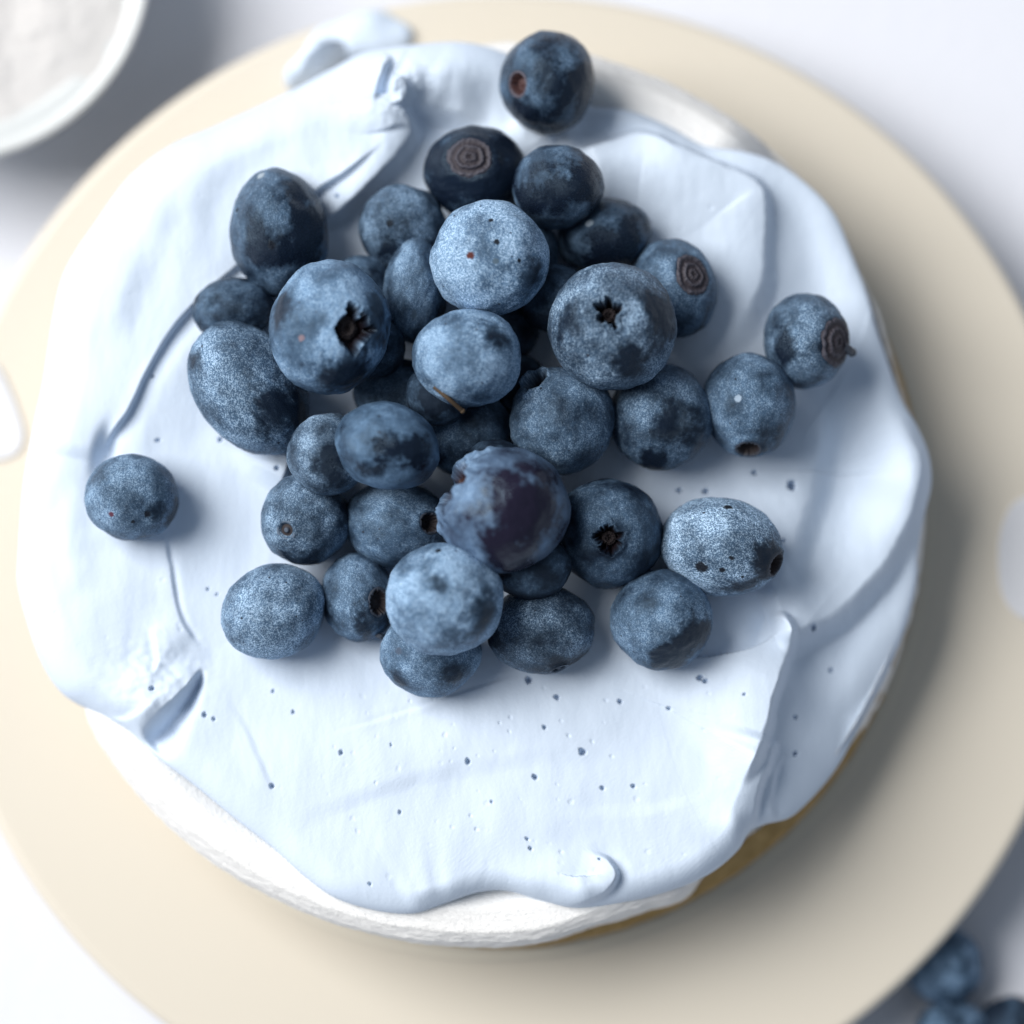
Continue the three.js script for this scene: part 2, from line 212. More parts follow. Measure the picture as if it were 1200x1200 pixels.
// the cake body: rings that run from the foot to the top; centres and radii in px of the photograph at their own level
const ring = (k, a) => { const [cx, cy, R, y] = k; const p = at(cx + R * Math.cos(a), cy + R * Math.sin(a), y); return p; };
const yc = (mm) => Y_TOP + mm * MM, yp = (mm) => Y_PLATE + mm * MM;
{
  const fl = [[575, 601, 0, yp(3.5)], [575, 601, 460, yp(3.2)], [574, 600, 500, yp(3.4)], [574, 599, 507, yp(6)], [572, 596, 511, yp(8)], [568, 590, 518, yp(11.5)], [562, 582, 527, yc(-9.5)], [559, 579, 531, yc(-7)], [558, 578, 527, yc(-4.4)], [558, 578, 515, yc(-3.1)], [558, 578, 488, yc(-3.0)], [558, 578, 440, yc(-7)], [558, 578, 0, yc(-7)]];
  const n = 720, rows = 110;
  const g = grid(n, rows, (i, j) => {
    const a = i / n * 2 * Math.PI, deg = i / n * 360, t = j / rows * (fl.length - 1), k = Math.min(fl.length - 2, Math.floor(t)), f = t - k, A = fl[k], B = fl[k + 1], m = A.map((x, q) => lerp(x, B[q], f));
    const side = sst(0, 2, t) * (1 - sst(9, 10.6, t)), low = 1 - sst(3, 6, t);
    m[2] -= sst(4, 5.5, t) * (1 - sst(9.6, 10.4, t)) * 13 * Math.max(sst(312, 326, deg), 1 - sst(40, 54, deg), sst(146, 158, deg) * (1 - sst(262, 276, deg)));
    const cut = sst(40, 46, deg) * (1 - sst(56, 64, deg)) + .25 * sst(64, 68, deg) * (1 - sst(74, 82, deg)) + .3 * sst(330, 340, deg) * (1 - sst(346, 352, deg));                    // here the white layer ends higher and the sponge shows
    m[2] += side * lerp(.4, .75, low) * (5 * noise(Math.cos(a) * 6, Math.sin(a) * 6, t * .7) + 3 * noise(Math.cos(a) * 30, Math.sin(a) * 30, t * 3) + 2 * noise(Math.cos(a) * 70, Math.sin(a) * 70, t * 7)) - cut * sst(1, 2, t) * lerp(24, 20, low);
    m[3] += (.0016 * noise(Math.cos(a) * 14, Math.sin(a) * 14, 2) + cut * .006) * low - .009 * sst(6, 8, t) * (sst(304, 318, deg) + 1 - sst(42, 54, deg));
    const p = ring(m, a); return [...toCake(p), a * 2, t * .5];
  }, true);
  const crumbBump = noiseTexture(512, (x, y) => .5 + .4 * torus(x, y, 9, 1) + .35 * torus(x, y, 30, 6), 1);
  tag(mesh('mousse_layer', g, new THREE.MeshStandardMaterial({ color: rgb(.92, .915, .90), roughness: .8, bumpMap: crumbBump, bumpScale: .00014, side: THREE.DoubleSide }), cake), 'white crumbly side of the cake below the blue cream');
  const sp = [[575, 601, 0, yp(.9)], [575, 601, 506, yp(.9)], [575, 601, 510, yp(2)], [575, 601, 510, yp(6)], [574, 600, 508, yp(10)], [574, 600, 480, yp(13)], [574, 600, 0, yp(13)]];
  const g2 = grid(480, 36, (i, j) => { const a = i / 480 * 2 * Math.PI, t = j / 36 * (sp.length - 1), k = Math.min(sp.length - 2, Math.floor(t)), f = t - k, m = sp[k].map((x, q) => lerp(x, sp[k + 1][q], f)); m[2] += sst(.6, 1.4, t) * (1 - sst(4, 5, t)) * (3 * noise(Math.cos(a) * 20, Math.sin(a) * 20, t * 2) - 4 + 5 * sst(20, 50, i * .75) * (1 - sst(85, 100, i * .75))); return [...toCake(ring(m, a)), a * 4, t * .4]; }, true,
    (i, j) => { const a = i / 480 * 2 * Math.PI, q = clamp(.6 + .5 * noise(Math.cos(a) * 40, Math.sin(a) * 40, j * .5)); return [lerp(.42, .70, q), lerp(.25, .48, q), lerp(.07, .20, q)]; });
  tag(mesh('sponge_layer', g2, new THREE.MeshStandardMaterial({ vertexColors: true, roughness: .9, bumpMap: crumbBump, bumpScale: .0005 }), cake), 'golden brown sponge at the foot of the cake');
  const b0 = at(578, 604, Y_PLATE), board = new THREE.CylinderGeometry(516 * S * depthOf(b0) / DIST, 516 * S * depthOf(b0) / DIST, .0008, 180); board.translate(b0.x - cake.position.x, .0006, b0.z - cake.position.z);
  mesh('cake_board', board, new THREE.MeshStandardMaterial({ color: rgb(.72, .68, .58), roughness: .5 }), cake);
}

// ------------------------------------------------------------------ bowl, top left
{
  const yr = .020, c = at(-60, -40, yr), R = 236 * S * depthOf(c) / DIST, bowl = new THREE.Group(); bowl.name = 'bowl'; bowl.position.set(c.x, 0, c.z); scene.add(bowl);
  tag(bowl, 'blurred white bowl cut off at the upper left corner', 'bowl');
  const pr = [[0, .002], [R * .5, .002], [R * .52, 0], [R * .56, 0], [R * .58, .003], [R * .8, .012], [R * .94, .0145], [R * .99, yr - .0012], [R, yr], [R * .985, yr + .0004], [R * .97, yr - .0006], [R * .9, .015], [R * .76, .0145], [R * .5, .007], [0, .006]].map(([x, y]) => new THREE.Vector2(x, y));
  mesh('bowl_body', new THREE.LatheGeometry(new THREE.SplineCurve(pr).getPoints(120), 128), new THREE.MeshPhysicalMaterial({ color: rgb(.60, .625, .63), roughness: .25, clearcoat: .4, clearcoatRoughness: .2, side: THREE.DoubleSide }), bowl);
  const g = grid(160, 60, (i, j) => { const a = i / 160 * 2 * Math.PI, t = j / 60, r = t * R * .935, x = r * Math.cos(a), z = r * Math.sin(a); return [x, .0142 + .003 * (1 - t * t) + (1 - t ** 6) * (.0016 * fbm(x * 60, z * 60, 3, 3) + .0004 * noise(x * 700, z * 700, 1)), z]; }, true);
  tag(mesh('bowl_filling', g, new THREE.MeshStandardMaterial({ color: rgb(.60, .585, .575), roughness: .9, side: THREE.DoubleSide }), bowl), 'pale powdery filling of the bowl');
}

// ------------------------------------------------------------------ blueberries
const frostBump = noiseTexture(512, (x, y) => .5 + .35 * torus(x, y, 16, 3) + .4 * torus(x, y, 42, 5), 1); frostBump.repeat.set(3, 1.5);
const calyxMat = new THREE.MeshStandardMaterial({ vertexColors: true, roughness: .7, side: THREE.DoubleSide });
const stalkMat = new THREE.MeshStandardMaterial({ color: rgb(.06, .038, .02), roughness: .8 });
const nubMat = new THREE.MeshStandardMaterial({ color: rgb(.05, .06, .08), roughness: .7 });
const TW = 896, TH = 448;
const placed = [], sunk = [];
// c: where the calyx looks, [right, down] in the berry's own half widths (beyond the rim: a third number < 0 points it away from the lens)
function viewDir(x, y, back) { const q = Math.hypot(x, y); let z = q < 1 ? Math.sqrt(1 - q * q) : 0; if (back) z = back; return new V3(x, y, z).normalize(); }
function blueberry(o, seed) {
  if (!o.table) { o.rx *= 1.085; o.ry *= 1.085; }
  const rnd = mulberry(seed * 977 + 13), rot = (o.rot ?? 0) * rad, cr = Math.cos(rot), sr = Math.sin(rot);
  const rzK = o.rz ?? Math.sqrt(o.rx * o.ry) * .96;
  // view space: x right, y down, z to the lens; unit sphere -> ellipsoid turned in the picture
  const ell = (n, k) => { const a = (n.x * cr + n.y * sr) * k, b = (n.y * cr - n.x * sr) * k, X = a * o.rx, Y = b * o.ry; return new V3(X * cr - Y * sr, X * sr + Y * cr, n.z * k * rzK); };
  const toWorld = (v, s) => CR.clone().multiplyScalar(v.x * s).addScaledVector(CU, -v.y * s).addScaledVector(CB, v.z * s);
  const reach = (dirW) => { const d = new V3(dirW.dot(CR), -dirW.dot(CU), dirW.dot(CB)), a = d.x * cr + d.y * sr, b = d.y * cr - d.x * sr; return 1 / Math.sqrt((a / o.rx) ** 2 + (b / o.ry) ** 2 + (d.z / rzK) ** 2); };
  // drop it along its line of sight: lowest place where it rests on the cream or on the berries below
  let pos, sc;
  if (o.table) { let y = .006; for (let k = 0; k < 3; k++) { pos = at(o.x, o.y, y); sc = S * depthOf(pos) / DIST; y = rzK * sc * .97; } pos = at(o.x, o.y, y); }
  else for (let lift = 0; lift < 90; lift++) {
    let y = Y_TOP + (o.min ?? -2) * MM + rzK * S + lift * .0004; pos = at(o.x, o.y, y); sc = S * depthOf(pos) / DIST;
    let ok = true; const pr = pos.clone().project(camera), low = pos.y - reach(new V3(0, -1, 0)) * sc;
    const base = pos.clone().setY(Y_TOP).project(camera), hc = heightAtPoint(600 + base.x * 600, 600 - base.y * 600);
    if (low < Y_TOP + (hc - (o.sink ?? 1.9)) * MM) ok = false;
    for (const b of placed) { const d = b.pos.clone().sub(pos), L = d.length(); d.normalize(); if (L < .87 * (reach(d) * sc + b.reach(d.clone().negate()) * b.sc)) { ok = false; break; } }
    if (ok || pos.y - Y_TOP > (o.max ?? 15.5) * MM) break;
  }
  placed.push({ pos, sc, reach });
  { const b = pos.clone().setY(Y_TOP).project(camera), u = 600 + b.x * 600, v = 600 - b.y * 600, hc = heightAtPoint(u, v), gap = (pos.y - Y_TOP) / MM - hc, r = reach(new V3(0, -1, 0)) * sc / MM, q = 1 - (gap / r) ** 2; if (!o.table && q > 0) sunk.push([u, v, Math.sqrt(q) * (o.rx + o.ry) / 2 * .95]); }
  const cal = o.c ? viewDir(...o.c) : viewDir(rnd() * .6 - .3, rnd() * .6 - .3, -.9);
  const Q = new THREE.Quaternion().setFromUnitVectors(new V3(0, 1, 0), cal), QI = Q.clone().invert();
  const type = o.c ? (o.t ?? 'star') : 'none', ac = o.ac ?? { star: .34, rings: .36, hole: .26, dot: .15, crown: .42, none: 0 }[type];
  const dents = (o.dents ?? []).map(([x, y, r, d]) => [viewDir(x, y).applyQuaternion(QI), r, d]);
  for (let k = 0; k < 9; k++) dents.push([new V3(rnd() * 2 - 1, rnd() * 2 - 1, rnd() * 2 - 1).normalize(), .22 + .5 * rnd(), .012 + .045 * rnd() * rnd()]);
  const ox = rnd() * 50, oy = rnd() * 50, oz = rnd() * 50, lump = o.lump ?? 1.35;
  const open = type === 'star' || type === 'crown';
  const edge = (x, y, z) => {                            // how far from its middle (in units of ac) the opening reaches in that direction
    if (type === 'crown') return .80 + .42 * noise(x * 2.2 + ox, y * 2.2, z * 2.2) + .24 * noise(x * 6 + oy, y * 6, z * 6) + .06 * noise(x * 15, y * 15 + oz, z * 15);
    const ph = Math.atan2(z, x) + .5 * noise(x * 4 + oz, z * 4, 3); return .60 + .34 * Math.pow(Math.abs(Math.cos(2.5 * ph + seed)), 1.3) * (.7 + .7 * noise(x * 5 + oy, z * 5, 5)) + .30 * noise(x * 6 + ox, z * 6, 1) + .16 * noise(x * 19 + ox, z * 19, 4);
  };
  const shapeR = (n) => {
    let r = 1 + lump * (.030 * noise(n.x * 1.5 + ox, n.y * 1.5, n.z * 1.5) + .014 * noise(n.x * 4 + oy, n.y * 4, n.z * 4) + .006 * noise(n.x * 11 + oz, n.y * 11, n.z * 11));
    for (const [d, R, k] of dents) { const e = Math.acos(clamp(d.dot(n), -1, 1)) / R; if (e < 1) r -= k * (1 - sst(.1, 1, e)); }
    if (ac) { const al = Math.acos(clamp(n.y, -1, 1)) / ac;
      if (open) { const e = al < 2.2 ? edge(n.x, n.y, n.z) : 1, lip = type === 'crown' ? (o.spike ?? .10) * clamp(.4 + 1.6 * noise(n.x * 4 + oz, n.y * 4, n.z * 4)) : .03; if (al < 2.2) r += lip * Math.exp(-(((al - e - .14) / .22) ** 2)) * sst(e - .05, e + .02, al) - .30 * (1 - sst(e - .14, e + .02, al)); }
      else { r -= (type === 'rings' ? .06 : type === 'dot' ? .12 : .26) * (1 - sst(.55, 1.0, al)); r += .03 * Math.exp(-(((al - 1.25) / .3) ** 2)); } }
    return r;
  };
  const unit = (th, ph) => new V3(Math.sin(th) * Math.cos(ph), Math.cos(th), Math.sin(th) * Math.sin(ph));
  const world = (n, k) => toWorld(ell(n.clone().applyQuaternion(Q), k), sc);
  const low = reach(new V3(0, -1, 0)) * sc;
  const berry = new THREE.Group(); berry.name = numbered('blueberry'); berry.position.set(pos.x, pos.y - low, pos.z); scene.add(berry);
  tag(berry, o.label, 'blueberry', o.group ?? 'blueberries on top of the cake');
  const put = (n, k) => { const p = world(n, k); return [p.x, p.y + low, p.z]; };
  const NU = o.deep ? 72 : open ? 180 : 104, NV = o.deep ? 48 : open ? 130 : 80;
  const thOf = (j) => Math.PI * Math.pow(j / NV, open ? 1.6 : ac ? 1.3 : 1);
  const g = grid(NU, NV, (i, j) => { const th = thOf(j), ph = i / NU * 2 * Math.PI, n = unit(th, ph), p = put(n, shapeR(n)); return [p[0], p[1], p[2], i / NU, th / Math.PI, 1]; }, true);
  { const nA = g.attributes.normal; for (const j of [0, NV]) { const s = new V3(); for (let i = 0; i <= NU; i++) s.add(new V3().fromBufferAttribute(nA, j * (NU + 1) + i)); s.normalize(); for (let i = 0; i <= NU; i++) nA.setXYZ(j * (NU + 1) + i, s.x, s.y, s.z); } }
  // skin: waxy bloom over a dark skin, rubbed off in places, with frost grain
  const rubs = (o.rubs ?? []).map(([x, y, r, k]) => [viewDir(x, y).applyQuaternion(QI), r, k]), spots = (o.spots ?? []).map(([x, y, r, c]) => [viewDir(x, y).applyQuaternion(QI), Math.cos(r * 1.6), r, c ?? [.008, .008, .012]]);
  for (let k = 0; k < 14; k++) { const r = .014 + .022 * rnd() * rnd(); spots.push([new V3(rnd() * 2 - 1, rnd() * 2 - 1, rnd() * 2 - 1).normalize(), Math.cos(r * 1.6), r, [.02, .025, .04]]); }
  if (!o.rubs || o.rubs.length < 2) for (let k = 0; k < 3; k++) rubs.push([new V3(rnd() * 2 - 1, rnd() * 2 - 1, rnd() * 2 - 1).normalize(), .25 + .4 * rnd(), .25 + .45 * rnd()]);
  const frost = o.frost ?? .55, grain = .78 * (o.grain ?? 1), dk = o.purple ? [.013, .010, .022] : [.006, .011, .023], W = o.deep ? 384 : TW, H = o.deep ? 192 : TH;
  const px = new Uint8Array(W * H * 4), rw = W / 2, rh = H / 2, rp = new Uint8Array(rw * rh * 4);
  const ct = new Float64Array(W), st = new Float64Array(W); for (let i = 0; i < W; i++) { ct[i] = Math.cos((i + .5) / W * 6.283185); st[i] = Math.sin((i + .5) / W * 6.283185); }
  for (let y = 0; y < H; y++) {
    const th = (y + .5) / H * Math.PI, sn = Math.sin(th), cy = Math.cos(th);
    for (let x = 0; x < W; x++) {
      const nx = sn * ct[x], nz = sn * st[x], k = 4 * (y * W + x);
      const big = noise(nx * 1.7 + ox, cy * 1.7 + oy, nz * 1.7) + .5 * noise(nx * 3.6 + oy, cy * 3.6, nz * 3.6 + oz), mid = noise(nx * 9 + oz, cy * 9, nz * 9 + ox);
      const f1 = noise(nx * 24, cy * 24 + ox, nz * 24), f2 = noise(nx * 52 + oy, cy * 52, nz * 52), f3 = W > 500 ? noise(nx * 84, cy * 84, nz * 84 + oz) : 0;
      let B = frost - .05 + .44 * big + .15 * mid + .06 * f1;
      for (const [d, R, a] of rubs) { const c = d.x * nx + d.y * cy + d.z * nz; if (c > Math.cos(Math.min(3, R * 1.5))) { const e = Math.acos(clamp(c, -1, 1)) / R + .20 * mid + .35 * big + .08 * f1; B -= a * (1 - sst(.25, 1.15, e)); } }
      if (ac) { const al = th / ac; if (type !== 'dot' && !open) B -= .5 * (1 - sst(.9, 1.2, al)); B += .12 * Math.exp(-(((al - 1.6) / .5) ** 2)); if (type === 'crown' && al < 2) B += .45 * Math.exp(-(((al - edge(nx, cy, nz) - .15) / .3) ** 2)); }
      B = Math.pow(clamp(B), 1.45);
      const gr = clamp(.5 + grain * (.35 * f1 + .75 * f2 + .75 * f3)), fleck = sst(.72 - .42 * B, 1.05 - .25 * B, gr) * B;
      const q = (.6 + .4 * (o.pale ?? 1)) * B * lerp(1 - .34 * grain, 1 + .12 * grain, gr), sp = (.30 * grain + .40 * ((o.pale ?? 1) - 1)) * fleck;
      let r = dk[0] + q * .100 + sp * .9, gg = dk[1] + q * .185 + sp * 1.08, b = dk[2] + q * .300 + sp * 1.22;
      for (const [d, c0, R, c] of spots) { const c1 = d.x * nx + d.y * cy + d.z * nz; if (c1 > c0) { const e = 1 - sst(.6, 1.15, Math.acos(clamp(c1, -1, 1)) / R + .25 * f1); r = lerp(r, c[0], e); gg = lerp(gg, c[1], e); b = lerp(b, c[2], e); } }
      if (open && th < ac * 1.4) { const e = edge(nx, cy, nz), t = 1 - sst(e - .10, e + .03, th / ac), inn = o.inside ?? [.016, .010, .012]; r = lerp(r, inn[0], t); gg = lerp(gg, inn[1], t); b = lerp(b, inn[2], t); }
      px[k] = enc(r); px[k + 1] = enc(gg); px[k + 2] = enc(b); px[k + 3] = 255;
      if (!(x & 1) && !(y & 1)) { const m = 4 * ((y >> 1) * rw + (x >> 1)); rp[m] = rp[m + 2] = 0; rp[m + 1] = 255 * clamp(lerp(o.gloss ?? .34, .72, B) + .06 * f1); rp[m + 3] = 255; }
    }
  }
  const map = new THREE.DataTexture(px, W, H); map.colorSpace = THREE.SRGBColorSpace; map.wrapS = THREE.RepeatWrapping; map.magFilter = THREE.LinearFilter; map.needsUpdate = true;
  const rough = new THREE.DataTexture(rp, rw, rh); rough.wrapS = THREE.RepeatWrapping; rough.magFilter = THREE.LinearFilter; rough.needsUpdate = true;
  mesh('skin', g, new THREE.MeshPhysicalMaterial({ specularColor: rgb(.55, .78, 1), specularIntensity: .8, map, roughnessMap: o.deep ? null : rough, roughness: o.deep ? .6 : 1, bumpMap: frostBump, bumpScale: .00007 * (o.grain ?? 1) }), berry);
  // the calyx: a cup with lobes, or rings, or a stem scar
  if (type !== 'none' && !o.deep) {
    const n = 110, m = 34, out = open ? .62 : 1.3, frostC = type === 'rings' ? [.095, .10, .135] : [.11, .16, .23], dark = type === 'rings' ? [.022, .016, .022] : [.018, .012, .014];
    const prof = (al, ph) => {
      if (type === 'rings') al += .09 * noise(Math.cos(ph) * 1.3 + ox, Math.sin(ph) * 1.3 + oy, al) + .06 * noise(Math.cos(ph) * 6, Math.sin(ph) * 6 + ox, al * 5);
      const nz = noise(Math.cos(ph) * 5 + ox, Math.sin(ph) * 5, al * 3);
      if (type === 'dot') return -.07 + .075 * sst(.75, 1.1, al) + .05 * (1 - sst(.2, .5, al));
      if (type === 'rings') return -.045 + .035 * Math.exp(-(((al - .2) / .1) ** 2)) + .05 * Math.exp(-(((al - .55) / .10) ** 2)) + (.055 + .03 * nz) * Math.exp(-(((al - .92) / .12) ** 2)) + .035 * sst(.9, 1.2, al) - .04 * sst(1.1, 1.3, al);
      if (type === 'hole') return -.20 + .03 * Math.exp(-((al / .2) ** 2)) + .2 * sst(.6, .95, al + .15 * nz) - .04 * sst(1.05, 1.3, al);
      if (open) return -.27 + .04 * Math.exp(-(((al - .32) / .09) ** 2)) + .03 * nz + .02 * sst(.3, .5, al) - .05 * sst(.5, .62, al);
      const spike = type === 'crown' ? (.14 + .14 * Math.pow(Math.abs(Math.sin(2.5 * ph + seed)), 1.3) + .08 * nz) : .035;
      const eg = .8;
      return lerp(-.22 + .05 * Math.exp(-(((al - .35) / .1) ** 2)), .0, sst(eg - .14, eg, al)) + spike * Math.exp(-(((al - eg - .04) / (type === 'crown' ? .10 : .16)) ** 2)) - .05 * sst(1.12, out, al);
    };
    const cg = grid(n, m, (i, j) => { const ph = i / n * 2 * Math.PI, al = j / m * out, d = unit(al * ac, ph), base = 1 + lump * .03 * noise(d.x * 1.5 + ox, d.y * 1.5, d.z * 1.5); let r0 = base; for (const [dd, R, k] of dents) { const e = Math.acos(clamp(dd.dot(d), -1, 1)) / R; if (e < 1) r0 -= k * (1 - sst(.1, 1, e)); } return put(d, r0 + .024 + prof(al, ph)); }, true,
      (i, j) => { const ph = i / n * 2 * Math.PI, al = j / m * out, h = prof(al, ph), t = type === 'dot' ? sst(.7, 1, al) * .8 + .5 * (1 - sst(.2, .5, al)) : sst(-.06, .05, h) * (.55 + .5 * noise(i * .6, j * .8, seed)); const inn = o.inside ?? dark; return [0, 1, 2].map((q) => lerp(inn[q], frostC[q], clamp(t))); });
    tag(mesh(type === 'dot' ? 'stem_scar' : 'calyx', cg, calyxMat, berry));
  }
  if (o.stalk) { const [x0, y0, x1, y1, r, mat] = o.stalk, a = viewDir(x0, y0), b = viewDir(x1, y1), A = toWorld(ell(a, .97), sc), B = toWorld(ell(b, 1.06), sc).add(toWorld(new V3((x1 - x0) * o.rx * .3, (y1 - y0) * o.ry * .3, 0), sc)), M = A.clone().lerp(B, .5).addScaledVector(CB, .0008);
    const tg = new THREE.TubeGeometry(new THREE.CatmullRomCurve3([A, M, B]), 14, r * S, 8, false), cap = new THREE.SphereGeometry(r * S * 1.25, 12, 8); cap.translate(B.x, B.y, B.z); const gg = mergeGeometries([tg, cap]); gg.translate(0, low, 0); mesh('stalk', gg, mat === 'nub' ? nubMat : stalkMat, berry); }
}
